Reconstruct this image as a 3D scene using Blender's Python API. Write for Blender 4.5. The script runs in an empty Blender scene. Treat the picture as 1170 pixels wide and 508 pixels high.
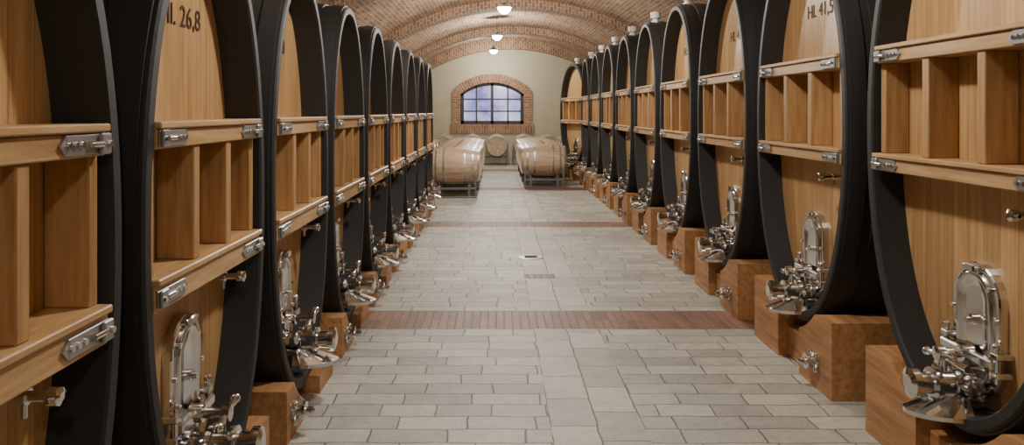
import bpy, bmesh, math, random
from mathutils import Vector, Matrix
random.seed(3)
S = bpy.context.scene
COL = S.collection

# ------------------------------------------------------------------ materials
def srgb(r, g, b):
    f = lambda c: (c/255/12.92) if c/255 <= .04045 else ((c/255+.055)/1.055)**2.4
    return (f(r), f(g), f(b), 1)

class NT:
    def __init__(s, name):
        s.m = bpy.data.materials.new(name); s.m.use_nodes = True
        s.t = s.m.node_tree; s.b = s.t.nodes['Principled BSDF']
    def n(s, typ, **kw):
        return s.t.nodes.new(typ)
    def l(s, a, b): s.t.links.new(a, b)
    def val(s, inp, v):
        if isinstance(v, bpy.types.NodeSocket): s.l(v, inp)
        else: inp.default_value = v
    def math(s, op, a, b=None, c=None):
        nd = s.n('ShaderNodeMath'); nd.operation = op
        s.val(nd.inputs[0], a)
        if b is not None: s.val(nd.inputs[1], b)
        if c is not None: s.val(nd.inputs[2], c)
        return nd.outputs[0]
    def mix(s, f, a, b, blend='MIX'):
        nd = s.n('ShaderNodeMix'); nd.data_type = 'RGBA'; nd.blend_type = blend
        s.val(nd.inputs[0], f); s.val(nd.inputs[6], a); s.val(nd.inputs[7], b)
        return nd.outputs[2]
    def coord(s, kind='Object'):
        return s.n('ShaderNodeTexCoord').outputs[kind]
    def sep(s, v):
        nd = s.n('ShaderNodeSeparateXYZ'); s.l(v, nd.inputs[0]); return nd.outputs
    def comb(s, x, y, z):
        nd = s.n('ShaderNodeCombineXYZ')
        for i, v in enumerate((x, y, z)): s.val(nd.inputs[i], v)
        return nd.outputs[0]
    def noise(s, v, scale=1, detail=4, rough=.6):
        nd = s.n('ShaderNodeTexNoise'); s.l(v, nd.inputs['Vector'])
        nd.inputs['Scale'].default_value = scale; nd.inputs['Detail'].default_value = detail
        nd.inputs['Roughness'].default_value = rough
        return nd.outputs['Fac']
    def white(s, v, dim='1D'):
        nd = s.n('ShaderNodeTexWhiteNoise'); nd.noise_dimensions = dim
        s.val(nd.inputs['W' if dim == '1D' else 'Vector'], v); return nd.outputs['Value']
    def scale(s, v, sc):
        nd = s.n('ShaderNodeMapping'); s.l(v, nd.inputs[0]); nd.inputs['Scale'].default_value = sc
        return nd.outputs[0]
    def ramp(s, f, stops):
        nd = s.n('ShaderNodeValToRGB'); s.l(f, nd.inputs[0])
        e = nd.color_ramp.elements
        while len(e) < len(stops): e.new(.5)
        for i, (p, c) in enumerate(stops):
            e[i].position = p; e[i].color = c if len(c) == 4 else (*c, 1)
        return nd.outputs[0]
    def bump(s, h, strength=.3, dist=.01):
        nd = s.n('ShaderNodeBump'); s.l(h, nd.inputs['Height'])
        nd.inputs['Strength'].default_value = strength; nd.inputs['Distance'].default_value = dist
        s.l(nd.outputs[0], s.b.inputs['Normal'])

def wood(name, light, dark, grain=(1, 30, 2), plank=None, pw=.1, rough=.45, var=.25, stain=.4):
    t = NT(name); co = t.coord()
    rnd = t.n('ShaderNodeObjectInfo').outputs['Random']
    off = t.n('ShaderNodeVectorMath'); off.operation = 'ADD'
    t.l(co, off.inputs[0]); t.l(t.comb(rnd, t.math('MULTIPLY', rnd, 7.3), t.math('MULTIPLY', rnd, 17.)), off.inputs[1])
    g = t.noise(t.scale(off.outputs[0], grain), 1.6, 6, .65)
    col = t.ramp(g, [(.32, dark), (.62, light)])
    big = t.noise(t.scale(off.outputs[0], tuple(max(.8, q*.16) for q in grain)), 1.8, 3, .6)
    col = t.mix(t.math('MULTIPLY', big, stain), col, (dark[0]*.6, dark[1]*.56, dark[2]*.5, 1))
    if plank is not None:
        p = t.math('DIVIDE', t.sep(co)[plank], pw)
        fl = t.math('FLOOR', p); fr = t.math('FRACT', p)
        wv = t.white(t.comb(fl, t.math('MULTIPLY', rnd, 91.), 0), '2D')
        k = t.math('ADD', t.math('MULTIPLY', wv, var), 1-var*.6)
        col = t.mix(1., col, t.comb(k, k, k), 'MULTIPLY')
        edge = t.math('GREATER_THAN', t.math('ABSOLUTE', t.math('SUBTRACT', fr, .5)), .485)
        col = t.mix(t.math('MULTIPLY', edge, .6), col, (dark[0]*.25, dark[1]*.25, dark[2]*.25, 1))
    kk = t.math('ADD', t.math('MULTIPLY', rnd, .2), .88)
    col = t.mix(1., col, t.comb(kk, kk, kk), 'MULTIPLY')
    t.l(col, t.b.inputs['Base Color'])
    t.b.inputs['Roughness'].default_value = rough
    t.bump(g, .15, .004)
    return t.m

M = {}
M['head'] = wood('oak_head', srgb(206, 166, 114), srgb(170, 130, 84), (1, 26, 1.2), 1, .105, .38, .22)
M['stave'] = wood('oak_stave', srgb(160, 120, 78), srgb(108, 78, 48), (1.5, 20, 20), 2, .09, .5, .3)
M['beam'] = wood('oak_beam', srgb(210, 172, 122), srgb(168, 128, 82), (20, 1.5, 24), None, .1, .4)
M['post'] = wood('oak_post', srgb(196, 156, 106), srgb(154, 114, 70), (20, 22, 1.5), None, .1, .45)
M['block'] = wood('oak_block', srgb(196, 146, 96), srgb(150, 104, 62), (18, 1.5, 18), None, .1, .5)

def simple(name, col, rough=.5, metal=0., noise=0., nscale=8):
    t = NT(name)
    if noise:
        f = t.noise(t.coord(), nscale, 5, .6)
        c2 = tuple(c*(1-noise) for c in col[:3])+(1,)
        t.l(t.mix(f, col, c2), t.b.inputs['Base Color'])
        t.bump(f, .1, .003)
    else: t.b.inputs['Base Color'].default_value = col
    t.b.inputs['Roughness'].default_value = rough
    t.b.inputs['Metallic'].default_value = metal
    return t.m
M['black'] = simple('black_painted_rim', srgb(38, 36, 35), .6, 0, .4, 20)
M['steel'] = simple('polished_stainless_steel', (.72, .72, .72, 1), .14, 1., .12, 6)
M['galv'] = simple('galvanised_steel', (.5, .5, .5, 1), .38, .85, .3, 30)
M['ink'] = simple('stencil_ink', srgb(70, 45, 28), .7, 0, .2, 30)
M['plaster'] = simple('beige_plaster', srgb(192, 184, 156), .9, 0, .2, 1.6)
M['white'] = simple('white_ceramic', srgb(215, 212, 205), .4, 0, .05, 8)
M['frame'] = simple('window_frame_paint', srgb(64, 52, 58), .5, 0, .2, 12)
M['rack'] = simple('grey_rack_steel', srgb(120, 122, 124), .4, .6, .2, 10)

def brick_mat(name, c1, c2, mortar, w, h, ms=.012, rough=.85, kind='UV', bump=.6):
    t = NT(name); v = t.coord(kind)
    bt = t.n('ShaderNodeTexBrick'); t.l(v, bt.inputs['Vector'])
    bt.inputs['Color1'].default_value = c1; bt.inputs['Color2'].default_value = c2
    bt.inputs['Mortar'].default_value = mortar
    bt.inputs['Scale'].default_value = 1; bt.inputs['Brick Width'].default_value = w
    bt.inputs['Row Height'].default_value = h; bt.inputs['Mortar Size'].default_value = ms
    bt.inputs['Mortar Smooth'].default_value = .3
    bt.inputs['Bias'].default_value = -.1
    nz = t.noise(v, 2.2, 6, .7)
    n2 = t.noise(v, 25, 3, .6)
    k = t.math('ADD', t.math('MULTIPLY', nz, 1.3), t.math('ADD', t.math('MULTIPLY', n2, .4), .08))
    col = t.mix(1., bt.outputs['Color'], t.comb(k, k, k), 'MULTIPLY')
    t.l(col, t.b.inputs['Base Color']); t.b.inputs['Roughness'].default_value = rough
    hgt = t.math('ADD', t.math('SUBTRACT', 1., bt.outputs['Fac']), t.math('MULTIPLY', n2, .3))
    t.bump(hgt, bump, .012)
    return t.m
M['vault'] = brick_mat('vault_brick', srgb(170, 132, 102), srgb(128, 92, 68), srgb(170, 156, 132), .25, .075, .012)
M['arch'] = brick_mat('arch_brick', srgb(156, 114, 86), srgb(120, 82, 62), srgb(162, 146, 122), .13, .075, .012)
M['wbrick'] = brick_mat('window_brick', srgb(164, 122, 92), srgb(128, 90, 68), srgb(165, 148, 122), .26, .08, .014)

def floor_material():
    t = NT('stone_and_brick_paving'); co = t.coord(); o = t.sep(co)
    def brick(v, c1, c2, mo, w, h, ms, off=.5):
        b = t.n('ShaderNodeTexBrick'); t.l(v, b.inputs['Vector'])
        b.offset = off
        b.inputs['Color1'].default_value = c1; b.inputs['Color2'].default_value = c2
        b.inputs['Mortar'].default_value = mo; b.inputs['Scale'].default_value = 1
        b.inputs['Brick Width'].default_value = w; b.inputs['Row Height'].default_value = h
        b.inputs['Mortar Size'].default_value = ms; b.inputs['Mortar Smooth'].default_value = .5
        b.inputs['Bias'].default_value = 0
        return b
    mo = srgb(104, 100, 90)
    wz = t.noise(co, 3.5, 3, .5)
    wv = t.math('MULTIPLY', t.math('SUBTRACT', wz, .5), .04)
    row = t.math('FLOOR', t.math('DIVIDE', t.math('ADD', o[1], wv), .158))
    rs = t.white(row)
    rs2 = t.white(t.math('ADD', row, 37.7))
    xs = t.math('ADD', t.math('MULTIPLY', o[0], t.math('ADD', t.math('MULTIPLY', rs, .5), .75)), t.math('MULTIPLY', rs2, 3.))
    v1 = t.comb(t.math('ADD', xs, wv), t.math('ADD', o[1], wv), 0)
    A = brick(v1, srgb(188, 185, 172), srgb(156, 154, 144), mo, .34, .158, .005, 0.)
    v2 = t.comb(t.math('ADD', t.math('SUBTRACT', o[1], .05), wv), t.math('ADD', t.math('SUBTRACT', o[0], .275), wv), 0)
    C = brick(v2, srgb(190, 187, 174), srgb(160, 158, 148), mo, .36, .24, .005, .5)
    v3 = t.comb(o[0], t.math('SUBTRACT', o[1], 5.53), 0)
    B = brick(v3, srgb(146, 106, 84), srgb(112, 80, 64), srgb(118, 104, 90), .062, .2435, .006, 0.)
    inx = t.math('LESS_THAN', t.math('ABSOLUTE', t.math('SUBTRACT', o[0], .515)), .24)
    base = t.mix(inx, A.outputs['Color'], C.outputs['Color'])
    fac = t.mix(inx, A.outputs['Fac'], C.outputs['Fac'])
    fr = t.math('FRACT', t.math('ADD', t.math('DIVIDE', t.math('SUBTRACT', o[1], 5.79), 4.87), .5))
    band = t.math('LESS_THAN', t.math('ABSOLUTE', t.math('SUBTRACT', fr, .5)), .052)
    patch = t.math('MULTIPLY', t.math('LESS_THAN', t.math('ABSOLUTE', t.math('SUBTRACT', o[1], 7.3)), .10),
                   t.math('LESS_THAN', t.math('ABSOLUTE', t.math('SUBTRACT', o[0], .42)), .15))
    band = t.math('MAXIMUM', band, patch)
    base = t.mix(band, base, B.outputs['Color'])
    fac = t.mix(band, fac, B.outputs['Fac'])
    n1 = t.noise(co, 1.3, 6, .65); n2 = t.noise(co, 12, 7, .75); n3 = t.noise(co, 70, 3, .7)
    k = t.math('ADD', t.math('ADD', t.math('MULTIPLY', n1, .7), t.math('MULTIPLY', n2, 1.0)), t.math('ADD', t.math('MULTIPLY', n3, .6), -.12))
    col = t.mix(1., base, t.comb(k, k, k), 'MULTIPLY')
    t.l(col, t.b.inputs['Base Color'])
    t.l(t.math('ADD', t.math('MULTIPLY', n2, .4), .28), t.b.inputs['Roughness'])
    hgt = t.math('ADD', t.math('SUBTRACT', 1., fac), t.math('ADD', t.math('MULTIPLY', n2, 1.2), t.math('MULTIPLY', n3, .4)))
    t.bump(hgt, .6, .01)
    return t.m
M['floor'] = floor_material()

def emis(name, col, st):
    t = NT(name)
    t.b.inputs['Base Color'].default_value = (0.02, .02, .02, 1)
    t.b.inputs['Emission Color'].default_value = col
    t.b.inputs['Emission Strength'].default_value = st
    return t
M['bulb'] = emis('lamp_diffuser', (.92, .95, 1, 1), 90).m
g = emis('daylit_window_glass', (1, 1, 1, 1), 1.9)
gn = g.noise(g.coord(), 1.3, 3, .6)
g.l(g.ramp(gn, [(.35, srgb(108, 106, 165)), (.65, srgb(196, 196, 226))]), g.b.inputs['Emission Color'])
g.b.inputs['Roughness'].default_value = .1
M['glass'] = g.m

def barrel_mat():
    t = NT('barrique_oak'); co = t.coord(); o = t.sep(co)
    ang = t.math('MULTIPLY', t.math('ARCTAN2', o[1], o[2]), 4.2)
    fl = t.math('FLOOR', ang); wn = t.white(fl)
    base = t.ramp(t.noise(t.scale(co, (2, 20, 20)), 1.5, 4), [(.3, srgb(176, 148, 114)), (.7, srgb(218, 196, 164))])
    k = t.math('ADD', t.math('MULTIPLY', wn, .25), .82)
    base = t.mix(1., base, t.comb(k, k, k), 'MULTIPLY')
    ed = t.math('GREATER_THAN', t.math('ABSOLUTE', t.math('SUBTRACT', t.math('FRACT', ang), .5)), .47)
    base = t.mix(t.math('MULTIPLY', ed, .5), base, srgb(90, 62, 40))
    mid = t.math('LESS_THAN', t.math('ABSOLUTE', o[0]), .14)
    base = t.mix(t.math('MULTIPLY', mid, .3), base, srgb(178, 124, 108))
    t.l(base, t.b.inputs['Base Color']); t.b.inputs['Roughness'].default_value = .42
    return t.m
M['barrique'] = barrel_mat()

# ------------------------------------------------------------------ mesh builder
class MB:
    def __init__(s, mats): s.v = []; s.f = []; s.mi = []; s.sm = []; s.mats = mats
    def add(s, vs, fs, mat, smooth=False, M4=None):
        o = len(s.v)
        for p in vs:
            p = Vector(p)
            s.v.append(M4 @ p if M4 else p)
        for f in fs:
            s.f.append([i+o for i in f]); s.mi.append(s.mats.index(mat)); s.sm.append(smooth)
    def box(s, a, b, mat, bev=.004):
        bm = bmesh.new()
        x0, y0, z0 = a; x1, y1, z1 = b
        Mx = Matrix.Translation(((x0+x1)/2, (y0+y1)/2, (z0+z1)/2)) @ Matrix.Diagonal((abs(x1-x0), abs(y1-y0), abs(z1-z0), 1))
        bmesh.ops.create_cube(bm, size=1, matrix=Mx)
        if bev: bmesh.ops.bevel(bm, geom=bm.edges[:], offset=bev, segments=1, affect='EDGES')
        bm.verts.index_update()
        s.add([v.co.copy() for v in bm.verts], [[v.index for v in f.verts] for f in bm.faces], mat)
        bm.free()
    def rings(s, rings, mat, smooth=True, cap0=False, cap1=False):
        n = len(rings[0]); vs = [p for r in rings for p in r]; fs = []
        for i in range(len(rings)-1):
            for j in range(n):
                k = (j+1) % n
                fs.append([i*n+j, i*n+k, (i+1)*n+k, (i+1)*n+j])
        s.add(vs, fs, mat, smooth)
        if cap0: s.add(rings[0], [list(range(n))[::-1]], mat)
        if cap1: s.add(rings[-1], [list(range(n))], mat)
    def lathe(s, p, d, prof, mat, n=16, cap=True):
        d = Vector(d).normalized(); p = Vector(p)
        u = d.orthogonal().normalized(); w = d.cross(u)
        R = []
        for t, r in prof:
            R.append([p+d*t+(u*math.cos(a)+w*math.sin(a))*max(r, 1e-4) for a in [2*math.pi*i/n for i in range(n)]])
        for i in range(len(R)-1): s.rings([R[i], R[i+1]], mat, True)
        if cap:
            s.add(R[0], [list(range(n))[::-1]], mat); s.add(R[-1], [list(range(n))], mat)
    def cyl(s, a, b, r, mat, n=14, r2=None):
        a = Vector(a); b = Vector(b)
        s.lathe(a, b-a, [(0, r), ((b-a).length, r if r2 is None else r2)], mat, n)
    def ball(s, c, r, mat, n=12):
        prof = [(-r*math.cos(math.pi*i/8), r*math.sin(math.pi*i/8)) for i in range(9)]
        s.lathe(c, (0, 0, 1), prof, mat, n, False)
    def mesh(s, name):
        me = bpy.data.meshes.new(name)
        me.from_pydata([tuple(v) for v in s.v], [], s.f)
        for m in s.mats: me.materials.append(M[m])
        me.polygons.foreach_set('material_index', s.mi)
        me.polygons.foreach_set('use_smooth', s.sm)
        me.update()
        bm = bmesh.new(); bm.from_mesh(me)
        bmesh.ops.recalc_face_normals(bm, faces=bm.faces)
        bm.to_mesh(me); bm.free()
        return me

def obj(name, data, parent=None, loc=(0, 0, 0), rot=(0, 0, 0)):
    o = bpy.data.objects.new(name, data); COL.objects.link(o)
    o.location = loc; o.rotation_euler = rot
    if parent: o.parent = parent
    return o

# ------------------------------------------------------------------ big oval casks
EXP = 2.15
def sell(x, hw, hh, zc, n=72, y0=0, e=EXP):
    P = []
    for i in range(n):
        a = 2*math.pi*(i+.5)/n
        c, q = math.cos(a), math.sin(a)
        P.append(Vector((x, y0+hw*math.copysign(abs(c)**(2/e), c), zc+hh*math.copysign(abs(q)**(2/e), q))))
    return P
def stad(x, w, h, yc, zc, n=14):
    r = w/2; P = []
    for i in range(n+1):
        a = math.pi*i/n; P.append(Vector((x, yc+r*math.cos(a), zc+h/2-r+r*math.sin(a))))
    for i in range(n+1):
        a = math.pi+math.pi*i/n; P.append(Vector((x, yc+r*math.cos(a), zc-h/2+r+r*math.sin(a))))
    return P

def cask_parts(tag, hw, hh, zc, L, zb1, zb2, hb1, hb2, hz, tapy, tapz, zmax, valvey, npost, bulge=.035):
    HD = .14; T = .055
    parts = {}
    b = MB(['stave', 'black', 'head'])
    def o_at(x): return bulge*(1-((x+L/2)/(L/2))**2)
    xs = [0]+[-.05*i for i in range(1, 10)]
    xs2 = [-.45-(L-.9)*i/10 for i in range(11)]
    xs3 = [-L+.45-.45*i/4 for i in range(1, 5)]
    b.rings([sell(x, hw+o_at(x), hh+o_at(x), zc) for x in xs], 'black')
    b.rings([sell(x, hw+o_at(x), hh+o_at(x), zc) for x in xs2], 'stave')
    b.rings([sell(x, hw+o_at(x), hh+o_at(x), zc) for x in [xs2[-1]]+xs3], 'black')
    b.rings([sell(0, hw, hh, zc), sell(.008, hw-.01, hh-.01, zc), sell(.008, hw-T+.008, hh-T+.008, zc), sell(0, hw-T, hh-T, zc)], 'black', False)
    b.rings([sell(0, hw-T, hh-T, zc), sell(-HD, hw-T-.012, hh-T-.012, zc)], 'black')
    b.rings([sell(-HD, hw-T-.012, hh-T-.012, zc), sell(-HD-.0, .02, .02, zc)], 'head', False, False, True)
    b.rings([sell(-L, hw, hh, zc), sell(-L, hw-T, hh-T, zc), sell(-L+HD, hw-T, hh-T, zc)], 'black', False)
    b.rings([sell(-L+HD, hw-T, hh-T, zc), sell(-L+HD, .02, .02, zc)], 'head', False, False, True)
    for x0, w in ((-.012, .09), (-.15, .07), (-.30, .07), (-L+.37, .07), (-L+.22, .07), (-L+.10, .09)):
        a, c = x0, x0-w
        b.rings([sell(a, hw+o_at(a)-.002, hh+o_at(a)-.002, zc), sell(a-.002, hw+o_at(a)+.009, hh+o_at(a)+.009, zc),
                 sell(c+.002, hw+o_at(c)+.009, hh+o_at(c)+.009, zc), sell(c, hw+o_at(c)-.002, hh+o_at(c)-.002, zc)], 'black', False)
    parts['cask_body'] = b.mesh(tag+'_cask_body')
    # brace frame -----------------------------------------
    b = MB(['beam', 'post', 'steel', 'galv'])
    def hwz(z): return (hw-T-.012)*(1-abs((z-zc)/(hh-T))**EXP)**(1/EXP)
    for z, h in ((zb1, hb1), (zb2, hb2)):
        w = min(hwz(z-h/2), hwz(z+h/2))-.002
        b.box((-HD+.001, -w, z-h/2), (.006, w, z+h/2-.022), 'beam')
        b.box((-HD+.001, -w, z+h/2-.022), (.02, w, z+h/2), 'beam')
        for sg in (-1, 1):
            zz = z-.01
            b.box((.007, sg*(w-.20), zz-.026), (.014, sg*(w-.004), zz+.026), 'galv', .002)
            b.box((.014, sg*(w-.055), zz-.028), (.026, sg*(w-.006), zz+.028), 'galv', .004)
            b.add([(.0075, sg*(w-.20), zz-.025), (.0075, sg*(w-.225), zz), (.0075, sg*(w-.20), zz+.025),
                   (.0135, sg*(w-.20), zz-.025), (.0135, sg*(w-.225), zz), (.0135, sg*(w-.20), zz+.025)],
                  [[0, 1, 2], [5, 4, 3], [0, 3, 4, 1], [1, 4, 5, 2]], 'galv')
            b.cyl((.02, sg*(w-.10), zz), (.02, sg*(w-.05), zz), .010, 'steel')
            for q in (.19, .16, .13, .09, .02):
                b.cyl((.012, sg*(w-q), zz), (.020+(.014 if q < .05 else 0), sg*(w-q), zz), .009, 'steel', 8)
    zl, zh = zb2+hb2/2, zb1-hb1/2
    W = min(hwz(zb1), hwz(zb2))
    for i in range(npost+2):
        y = -W+.03+(2*W-.06)*i/(npost+1)
        if 0 < i < npost+1:
            b.box((-HD+.001, y-.025, zl), (-.004, y+.025, zh), 'post')
    for y0 in (-W+.0, W-.045):
        b.box((-HD+.001, y0, zl), (-.02, y0+.045, zh), 'post')
    parts['brace_frame'] = b.mesh(tag+'_brace_frame')
    # hatch -----------------------------------------------
    b = MB(['steel', 'galv'])
    X = -HD; w, h = .31, .56
    if tag == 'small': w, h = .27, .54
    b.rings([stad(X, w, h, 0, hz), stad(X+.03, w, h, 0, hz), stad(X+.036, w-.012, h-.012, 0, hz),
             stad(X+.036, w-.05, h-.05, 0, hz), stad(X+.018, w-.056, h-.056, 0, hz)], 'steel', False)
    b.rings([stad(X+.018, w-.056, h-.056, 0, hz), stad(X+.045, w-.075, h-.075, 0, hz), stad(X+.05, w-.10, h-.10, 0, hz),
             stad(X+.042, w-.13, h-.13, 0, hz), stad(X+.038, w-.2, h-.2, 0, hz)], 'steel', True, False, True)
    for i in range(12):
        a = 2*math.pi*(i+.5)/12
        yy = (w/2-.014)*math.cos(a); zz = hz+(h/2-.02)*math.sin(a)
        if abs(zz-hz) < h/2-w/2: yy = math.copysign(w/2-.014, yy)
        b.cyl((X+.03, yy, zz), (X+.05, yy, zz), .011, 'steel', 6)
    zc2 = hz-.10
    for sg in (-1, 1):
        b.box((X+.0, sg*(w/2-.01), zc2-.05), (X+.07, sg*(w/2+.035), zc2-.025), 'steel', .004)
        b.box((X+.0, sg*(w/2-.01), zc2+.025), (X+.07, sg*(w/2+.035), zc2+.05), 'steel', .004)
        b.cyl((X+.055, sg*(w/2+.015), zc2-.07), (X+.055, sg*(w/2+.015), zc2+.07), .012, 'steel')
        b.ball((X+.055, sg*(w/2+.015), zc2+.075), .018, 'steel')
    b.box((X+.055, -w/2-.015, zc2-.02), (X+.085, w/2+.015, zc2+.02), 'steel', .006)
    b.lathe((X+.05, 0, zc2), (1, 0, 0), [(0, .035), (.05, .035), (.052, .02), (.12, .018), (.12, .03), (.15, .03), (.155, .01)], 'steel')
    b.cyl((X+.185, -.09, zc2-.02), (X+.185, .09, zc2+.02), .011, 'steel')
    b.ball((X+.185, -.09, zc2-.02), .019, 'steel'); b.ball((X+.185, .09, zc2+.02), .019, 'steel')
    b.lathe((X+.035, 0, hz+.04), (1, 0, 0), [(0, .022), (.02, .022), (.022, .012), (.04, .012)], 'steel', 12)
    zv = hz-h/2+.055
    b.lathe((X+.03, 0, zv), (1, 0, 0), [(0, .062), (.03, .062), (.032, .042), (.085, .042), (.088, .066), (.108, .066), (.11, .056),
            (.165, .056), (.167, .066), (.19, .066), (.193, .044), (.25, .044), (.25, .062), (.28, .062), (.29, .035)], 'steel', 20)
    b.cyl((X+.167, 0, zv), (X+.167, 0, zv+.11), .013, 'steel')
    b.box((X+.16, -.012, zv+.10), (X+.175, .15, zv+.115), 'steel', .003)
    b.cyl((X+.167, .09, zv+.108), (X+.167, .16, zv+.108), .014, 'steel')
    b.lathe((X+.11, -.05, zv+.02), (0, -1, .15), [(0, .022), (.05, .022), (.05, .036), (.075, .036), (.08, .014)], 'steel')
    b.lathe((X+.11, .05, zv+.0), (0, 1, .1), [(0, .02), (.04, .02), (.04, .03), (.06, .03), (.065, .014)], 'steel')
    # fan-shaped drip lip
    n = 16; top = []; bot = []; bot2 = []
    zL = hz-h/2
    for i in range(n+1):
        a = math.pi*i/n
        c, q = math.cos(a), math.sin(a)
        top.append(Vector((X+.10+.06*q, .06*c, zL+.015)))
        bot.append(Vector((X+.11+.22*q, .12*c, zL-.05)))
        bot2.append(Vector((X+.11+.22*q, .12*c, zL-.068)))
    vs = top+bot+bot2; m = n+1; fs = []
    for i in range(n):
        fs.append([i, i+1, m+i+1, m+i]); fs.append([m+i, m+i+1, 2*m+i+1, 2*m+i])
    fs.append(list(range(2*m, 3*m))); fs.append([0, m, 2*m, 3*m-1, 2*m-1, m-1])
    b.add(vs, fs, 'steel', False)
    b.box((X+.0, -.05, zL-.01), (X+.13, .05, zL+.012), 'steel', .004)
    b.box((X+.03, -.03, hz+h/2-.04), (X+.065, .03, hz+h/2-.005), 'steel', .006)
    b.cyl((X+.05, -.05, hz+h/2-.02), (X+.05, .05, hz+h/2-.02), .01, 'steel')
    parts['hatch'] = b.mesh(tag+'_hatch')
    # sample tap ------------------------------------------
    b = MB(['steel'])
    b.lathe((X, tapy, tapz), (1, 0, 0), [(0, .026), (.01, .026), (.012, .013), (.07, .013), (.07, .02), (.09, .02), (.09, .013), (.14, .013), (.14, .022), (.165, .022), (.17, .01)], 'steel')
    b.cyl((X+.08, tapy, tapz-.05), (X+.08, tapy, tapz), .008, 'steel')
    b.cyl((X+.152, tapy-.035, tapz), (X+.152, tapy+.035, tapz), .007, 'steel')
    parts['sample_tap'] = b.mesh(tag+'_sample_tap')
    # cradle ----------------------------------------------
    b = MB(['block', 'steel'])
    def zlow(y, o=bulge*.9+.01):
        return zc-(hh+o)*(1-min(1, abs(y)/(hw+o))**EXP)**(1/EXP)
    Wc = hw-.08
    for (x0, x1) in ((-.40, .05), (-L+.1, -L+.42)):
        for sg in (-1, 1):
            ys = [sg*(.17+(Wc-.17)*i/10) for i in range(11)]
            poly = [(ys[0], 0)]+[(y, min(zlow(y)-.002, zmax)) for y in ys]+[(ys[-1], 0)]
            A = [Vector((x0, y, z)) for y, z in poly]; Bq = [Vector((x1, y, z)) for y, z in poly]
            b.rings([A, Bq], 'block', False, True, True)
        if zlow(0) > .1: b.box((x0+.04, -.17, 0), (x1-.06, .17, zlow(0)-.06), 'block', .006)
    vz = .16 if tag == 'large' else .13
    b.lathe((.05, valvey, vz), (1, 0, 0), [(0, .05), (.012, .05), (.014, .028), (.05, .028), (.05, .045), (.065, .045), (.067, .02), (.1, .02), (.11, .008)], 'steel')
    for a in range(4):
        t = math.pi/4+a*math.pi/2
        b.cyl((.06, valvey, vz), (.07, valvey+.06*math.cos(t), vz+.06*math.sin(t)), .009, 'steel')
        b.ball((.07, valvey+.06*math.cos(t), vz+.06*math.sin(t)), .014, 'steel')
    parts['cradle'] = b.mesh(tag+'_cradle')
    # bung (large casks only) -----------------------------
    if tag == 'large':
        b = MB(['white', 'steel'])
        xt = -.14; zt = zc+hh+o_at(xt)
        b.lathe((xt, 0, zt-.01), (0, 0, 1), [(0, .05), (.03, .05), (.03, .035), (.05, .035), (.07, .062), (.14, .066), (.145, .055), (.15, .02)], 'white', 16)
        parts['bung'] = b.mesh(tag+'_bung')
    return parts

SM = cask_parts('small', .585, 1.115, 1.225, 1.5, 1.525, 1.03, .085, .105, .575, .25, .93, .26, -.40, 2)
LG = cask_parts('large', .70, 1.21, 1.51, 1.55, 1.88, 1.35, .085, .085, .69, .40, 1.22, .43, .42, 2)

def font(txt, size):
    c = bpy.data.curves.new('stencil_text', 'FONT'); c.body = txt; c.size = size
    c.align_x = 'CENTER'; c.extrude = .0006; c.materials.append(M['ink'])
    return c
TX_S = font('Hl. 26,8', .115); TX_S2 = font('26,8', .11); TX_L = font('Hl. 41,5', .12)

def place(parts, loc, rot, txt, tz):
    e = bpy.data.objects.new('oval_wine_cask', None); COL.objects.link(e)
    e.location = loc; e.rotation_euler = (0, 0, rot); e.empty_display_size = .3
    for k, me in parts.items(): obj(k, me, e)
    if txt: obj('lettering', txt, e, (-.137, .03, tz), (math.pi/2, 0, math.pi/2))

XL, XR = -1.05, 1.9
for k in range(-1, 9):
    place(SM, (XL, 2.04-.52+1.29*k, 0), 0, TX_S if k != 2 else TX_S2, 1.92)
for k in range(-1, 9):
    place(LG, (XR, 3.77-.62+1.62*k, 0), math.pi, TX_L, 2.2)
place(LG, (1.80, 3.15+1.62*9+.12, 0), math.pi+.33, None, 0)

# ------------------------------------------------------------------ room
CX, HWD, RC, CROWN = .43, 3.75, 5.1, 3.87
Y0, Y1 = -3.2, 23.6
def vz(x, R=RC, crown=CROWN): return crown-R+math.sqrt(R*R-(x-CX)**2)
XA, XB = CX-HWD, CX+HWD
ZS = vz(XA)

def uvmesh(name, vs, fs, uvs, mat, parent=None):
    me = bpy.data.meshes.new(name); me.from_pydata([tuple(v) for v in vs], [], fs)
    u = me.uv_layers.new(name='UVMap'); i = 0
    for f in fs:
        for vi in f:
            u.data[i].uv = uvs[vi]; i += 1
    me.materials.append(M[mat]); me.update()
    return obj(name, me, parent)

def ext_arc(name, prof_in, y0, y1, mat, thick=0.12):
    n = len(prof_in); vs = []; uv = []; fs = []
    for top in (0, 1):
        for y in (y0, y1):
            s = 0
            for i, (x, z) in enumerate(prof_in):
                if i: s += math.hypot(x-prof_in[i-1][0], z-prof_in[i-1][1])
                vs.append((x, y, z+thick*top)); uv.append((y+thick*top, s))
    for i in range(n-1):
        fs.append([i, i+1, n+i+1, n+i])
        fs.append([2*n+i, 3*n+i, 3*n+i+1, 2*n+i+1])
        fs.append([i, 2*n+i, 2*n+i+1, i+1])
        fs.append([n+i, n+i+1, 3*n+i+1, 3*n+i])
    fs.append([0, n, 3*n, 2*n]); fs.append([n-1, 3*n-1, 4*n-1, 2*n-1])
    return uvmesh(name, vs, fs, uv, mat)

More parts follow.
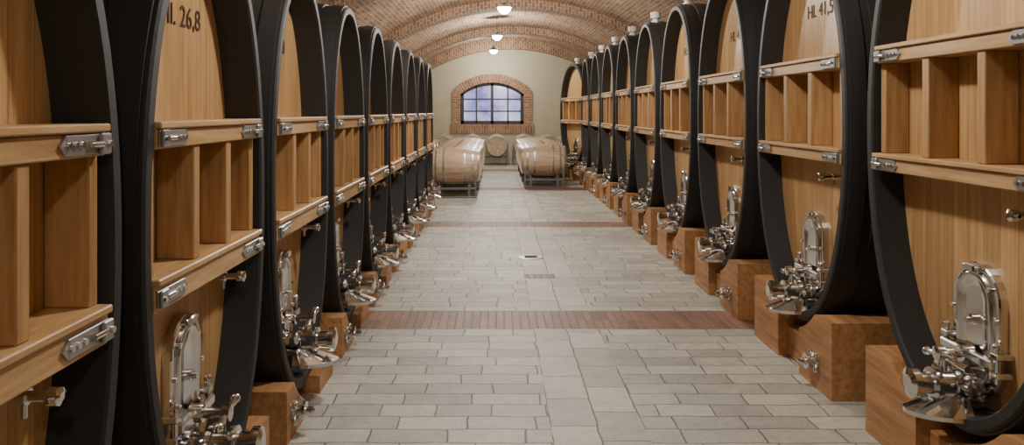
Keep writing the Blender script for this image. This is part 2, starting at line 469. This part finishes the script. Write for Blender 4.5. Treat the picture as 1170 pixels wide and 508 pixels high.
NA = 48
prof = [(XA+(XB-XA)*i/NA, vz(XA+(XB-XA)*i/NA)) for i in range(NA+1)]
ext_arc('ceiling', prof, Y0, Y1, 'vault', .15)
k = 0
for yc, wd in ((.92, .52), (5.79, .52), (10.66, .52), (15.53, .52), (20.4, .52), (Y1-.12, .24)):
    k += 1
    dz = .17 if yc < 22 else .34
    pr = [(XA+(XB-XA)*i/NA, vz(XA+(XB-XA)*i/NA)-dz) for i in range(NA+1)]
    ext_arc('trim_%d' % k, pr, yc-wd/2, yc+wd/2, 'arch', dz+.02)

def boxobj(name, a, b, mat, bev=0, parent=None):
    m = MB([mat]); m.box(a, b, mat, bev); return obj(name, m.mesh(name), parent)
boxobj('wall_left', (XA-.2, Y0, -.1), (XA, Y1, ZS+.15), 'plaster')
boxobj('wall_right', (XB, Y0, -.1), (XB+.2, Y1, ZS+.15), 'plaster')
boxobj('floor', (XA, Y0, -.1), (XB, Y1, 0), 'floor')
def arched_wall(name, y, t, opening=None):
    xs = sorted(set([XA+(XB-XA)*i/40 for i in range(41)]+([opening[0]+(opening[1]-opening[0])*i/16 for i in range(17)] if opening else [])))
    m = MB(['plaster'])
    for a, b in zip(xs[:-1], xs[1:]):
        if b-a < 1e-6: continue
        def slab(za0, za1, zb0, zb1):
            m.add([(a, y, za0), (b, y, zb0), (b, y, zb1), (a, y, za1), (a, y+t, za0), (b, y+t, zb0), (b, y+t, zb1), (a, y+t, za1)],
                  [[0, 1, 2, 3], [7, 6, 5, 4], [0, 4, 5, 1], [3, 2, 6, 7], [0, 3, 7, 4], [1, 5, 6, 2]], 'plaster')
        ta, tb = vz(a)+.1, vz(b)+.1
        mid = (a+b)/2
        if opening and opening[0] < mid < opening[1]:
            slab(-.1, opening[2], -.1, opening[2]); slab(opening[3](a), ta, opening[3](b), tb)
        else: slab(-.1, ta, -.1, tb)
    obj(name, m.mesh(name))
arched_wall('wall_front', Y0-.2, .2)
WX0, WX1, WZ0 = -1.12, .86, 1.2
wc = (WX0+WX1)/2; wh = (WX1-WX0)/2; sag = .36; WR = (wh*wh+sag*sag)/(2*sag); WT = 2.50
wtop = lambda x: WT-WR+math.sqrt(max(0, WR*WR-(x-wc)**2))
arched_wall('wall_back', Y1, .35, (WX0, WX1, WZ0, wtop))
we = bpy.data.objects.new('window_1', None); COL.objects.link(we)
yg = Y1+.2
xs = [WX0+(WX1-WX0)*i/24 for i in range(25)]
m = MB(['glass']); P = [(WX0, yg, WZ0), (WX1, yg, WZ0)]+[(x, yg, wtop(x)) for x in xs[::-1]]
m.add(P, [list(range(len(P)))], 'glass'); obj('panes', m.mesh('panes'), we)
m = MB(['frame'])
def arcbar(off, th, y0, y1):
    A = []
    for x in xs: A.append((x, wtop(x)-off, wtop(x)-off-th))
    for (xa, ta, ba), (xb, tb, bb) in zip(A[:-1], A[1:]):
        m.add([(xa, y0, ba), (xb, y0, bb), (xb, y0, tb), (xa, y0, ta), (xa, y1, ba), (xb, y1, bb), (xb, y1, tb), (xa, y1, ta)],
              [[0, 1, 2, 3], [7, 6, 5, 4], [0, 4, 5, 1], [3, 2, 6, 7]], 'frame')
arcbar(0, .09, yg-.06, yg-.005)
m.box((WX0, yg-.06, WZ0), (WX1, yg-.005, WZ0+.10), 'frame')
for x in (WX0, WX1-.10): m.box((x, yg-.06, WZ0), (x+.10, yg-.005, wtop(x+.05)-.02), 'frame')
for i, w in ((1, .045), (2, .09), (3, .045)):
    x = WX0+(WX1-WX0)*i/4
    m.box((x-w/2, yg-.06, WZ0), (x+w/2, yg-.005, wtop(x)-.01), 'frame')
for z in (1.60, 1.98): m.box((WX0, yg-.055, z-.022), (WX1, yg-.005, z+.022), 'frame')
obj('frame', m.mesh('frame'), we)
sw = .27; vs = []; fs = []; uvs = []
def addq(pts, uv):
    o = len(vs)
    vs.extend(pts); uvs.extend(uv); fs.append([o, o+1, o+2, o+3])
def prism(pts2, uv):
    y0, y1 = Y1-.04, Y1+.16
    f = [(p[0], y0, p[1]) for p in pts2]; bk = [(p[0], y1, p[1]) for p in pts2]
    addq(f, uv)
    for i in range(4):
        j = (i+1) % 4
        addq([f[i], bk[i], bk[j], f[j]], [uv[i], (uv[i][0]+.2, uv[i][1]), (uv[j][0]+.2, uv[j][1]), uv[j]])
for x0, x1 in ((WX0-sw, WX0), (WX1, WX1+sw)):
    z0, z1 = WZ0, wtop(WX0)
    prism([(x0, z0), (x1, z0), (x1, z1), (x0, z1)], [(0, z0), (sw, z0), (sw, z1), (0, z1)])
prism([(WX0-sw-.05, WZ0-.3), (WX1+sw+.05, WZ0-.3), (WX1+sw+.05, WZ0), (WX0-sw-.05, WZ0)], [(0, 0), (0, 2.6), (.3, 2.6), (.3, 0)])
a0 = math.asin(wh/WR); N = 24; cz = WT-WR
for i in range(N):
    a, b_ = -a0+2*a0*i/N, -a0+2*a0*(i+1)/N
    p = lambda r, t: (wc+r*math.sin(t), cz+r*math.cos(t))
    prism([p(WR, a), p(WR, b_), p(WR+sw, b_), p(WR+sw, a)], [(0, WR*a), (0, WR*b_), (sw, WR*b_), (sw, WR*a)])
for sg, xj in ((-1, WX0), (1, WX1)):
    q = (wc+(WR+sw)*math.sin(sg*a0), cz+(WR+sw)*math.cos(sg*a0)); z1 = wtop(WX0)
    prism([(xj, z1), (xj+sg*sw, z1), (xj+sg*sw, z1+.06), q], [(0, 0), (.27, 0), (.27, .06), (.1, .24)])
uvmesh('brick_surround', vs, fs, uvs, 'wbrick', we)

# ------------------------------------------------------------------ barriques and racks
b = MB(['barrique', 'galv', 'head'])
R1, R2, HL = .35, .285, .47
prof = lambda x: R1-(R1-R2)*(abs(x)/HL)**2
def circ(x, r, n=32): return [Vector((x, r*math.cos(2*math.pi*i/n), r*math.sin(2*math.pi*i/n))) for i in range(n)]
b.rings([circ(-HL+2*HL*i/16, prof(-HL+2*HL*i/16)) for i in range(17)], 'barrique')
for sg in (-1, 1):
    b.rings([circ(sg*HL, R2), circ(sg*HL, R2-.025), circ(sg*(HL-.03), R2-.028)], 'barrique', False)
    b.rings([circ(sg*(HL-.03), R2-.028), circ(sg*(HL-.03), .004)], 'barrique', False, False, True)
    for x, w in ((.432, .035), (.33, .03), (.18, .03)):
        r0 = prof(x+w); r1 = prof(x)
        b.rings([circ(sg*(x+w), r0), circ(sg*(x+w), r0+.005), circ(sg*x, r1+.005), circ(sg*x, r1)], 'galv', False)
b.lathe((0, 0, R1-.005), (0, 0, 1), [(0, .03), (.02, .03), (.03, .022)], 'galv', 12)
BAR = b.mesh('barrique')
RZ = .57
b = MB(['rack'])
for x in (-.28, .28):
    b.box((x-.025, -.72, .18), (x+.025, .72, .225), 'rack', .004)
    for y in (-.69, .69): b.box((x-.025, y-.025, 0), (x+.025, y+.025, .18), 'rack', .004)
    for yb in (-.37, .37):
        for s2 in (-1, 1):
            b.box((x-.02, yb+s2*.17-.02, .22), (x+.02, yb+s2*.17+.02, .278), 'rack', .004)
for y in (-.69, .69):
    b.box((-.42, y-.025, .15), (.42, y+.025, .19), 'rack', .004)
    b.box((-.42, y-.04, 0), (.42, y+.04, .03), 'rack', .004)
    for x in (-.42, .38): b.box((x, y-.025, 0), (x+.04, y+.025, .42), 'rack', .004)
RACK = b.mesh('barrel_rack')
def pair(x, y, rot=0):
    c, s_ = math.cos(rot), math.sin(rot)
    obj('barrel_rack', RACK, None, (x, y, 0), (0, 0, rot))
    for d in (-.37, .37):
        obj('oak_barrel', BAR, None, (x-d*s_, y+d*c, RZ), (0, 0, rot))
for i in range(4): pair(-.78, 14.6+1.55*i)
for i in range(4): pair(-1.95, 14.3+1.55*i)
for i in range(3): pair(1.0, 16.4+1.52*i)
for i in range(2): pair(2.2, 19.9+1.52*i)
pair(-.35, 22.7, math.pi/2); pair(1.2, 22.7, math.pi/2); pair(-1.95, 22.7, math.pi/2); pair(2.75, 22.7, math.pi/2)

# ------------------------------------------------------------------ floor details
m = MB(['galv', 'black'])
m.lathe((.38, 8.25, -.001), (0, 0, 1), [(0, .14), (.006, .14), (.008, .13)], 'galv', 24)
for i in range(-3, 4): m.box((.38-.07, 8.25+i*.022-.004, .006), (.38+.07, 8.25+i*.022+.004, .009), 'black', 0)
obj('floor_drain', m.mesh('floor_drain'))

# ------------------------------------------------------------------ lamps
b = MB(['galv', 'white', 'bulb', 'black'])
b.lathe((0, 0, 0), (0, 0, 1), [(.02, .13), (.03, .135), (.06, .12), (.10, .05), (.16, .04), (.17, .01)], 'galv', 24)
LAMPB = b.mesh('shade')
b = MB(['bulb']); b.lathe((0, 0, 0), (0, 0, 1), [(-.085, .01), (-.08, .04), (-.05, .085), (-.012, .11), (.018, .12)], 'bulb', 20); LAMPD = b.mesh('diffuser')
for y, en in ((-1.5, 60), (3.36, 165), (8.23, 190), (13.1, 220), (18.0, 220), (22.3, 110)):
    xl = .14+(13.1-y)*.024
    e = bpy.data.objects.new('pendant_lamp', None); COL.objects.link(e); e.location = (xl, y, 3.38)
    obj('shade', LAMPB, e); obj('diffuser', LAMPD, e)
    b = MB(['black']); b.cyl((0, 0, .16), (0, 0, vz(xl)-3.38+.02), .008, 'black', 8); obj('rod', b.mesh('rod'), e)
    l = bpy.data.lights.new('lamp_light', 'POINT'); l.energy = en; l.color = (1, .955, .87); l.shadow_soft_size = .08
    obj('light', l, e, (0, 0, -.18))

w = bpy.data.worlds.new('World'); S.world = w; w.use_nodes = True
w.node_tree.nodes['Background'].inputs[0].default_value = (.6, .65, .9, 1)
w.node_tree.nodes['Background'].inputs[1].default_value = .3

# ------------------------------------------------------------------ camera
c = bpy.data.cameras.new('camera'); c.sensor_width = 36; c.lens = 36*860/1170
c.shift_x = 18/1170; c.shift_y = -127/1170; c.clip_start = .02
co = obj('camera', c, None, (0, 0, 1.6), (math.pi/2, 0, 0))
S.camera = co
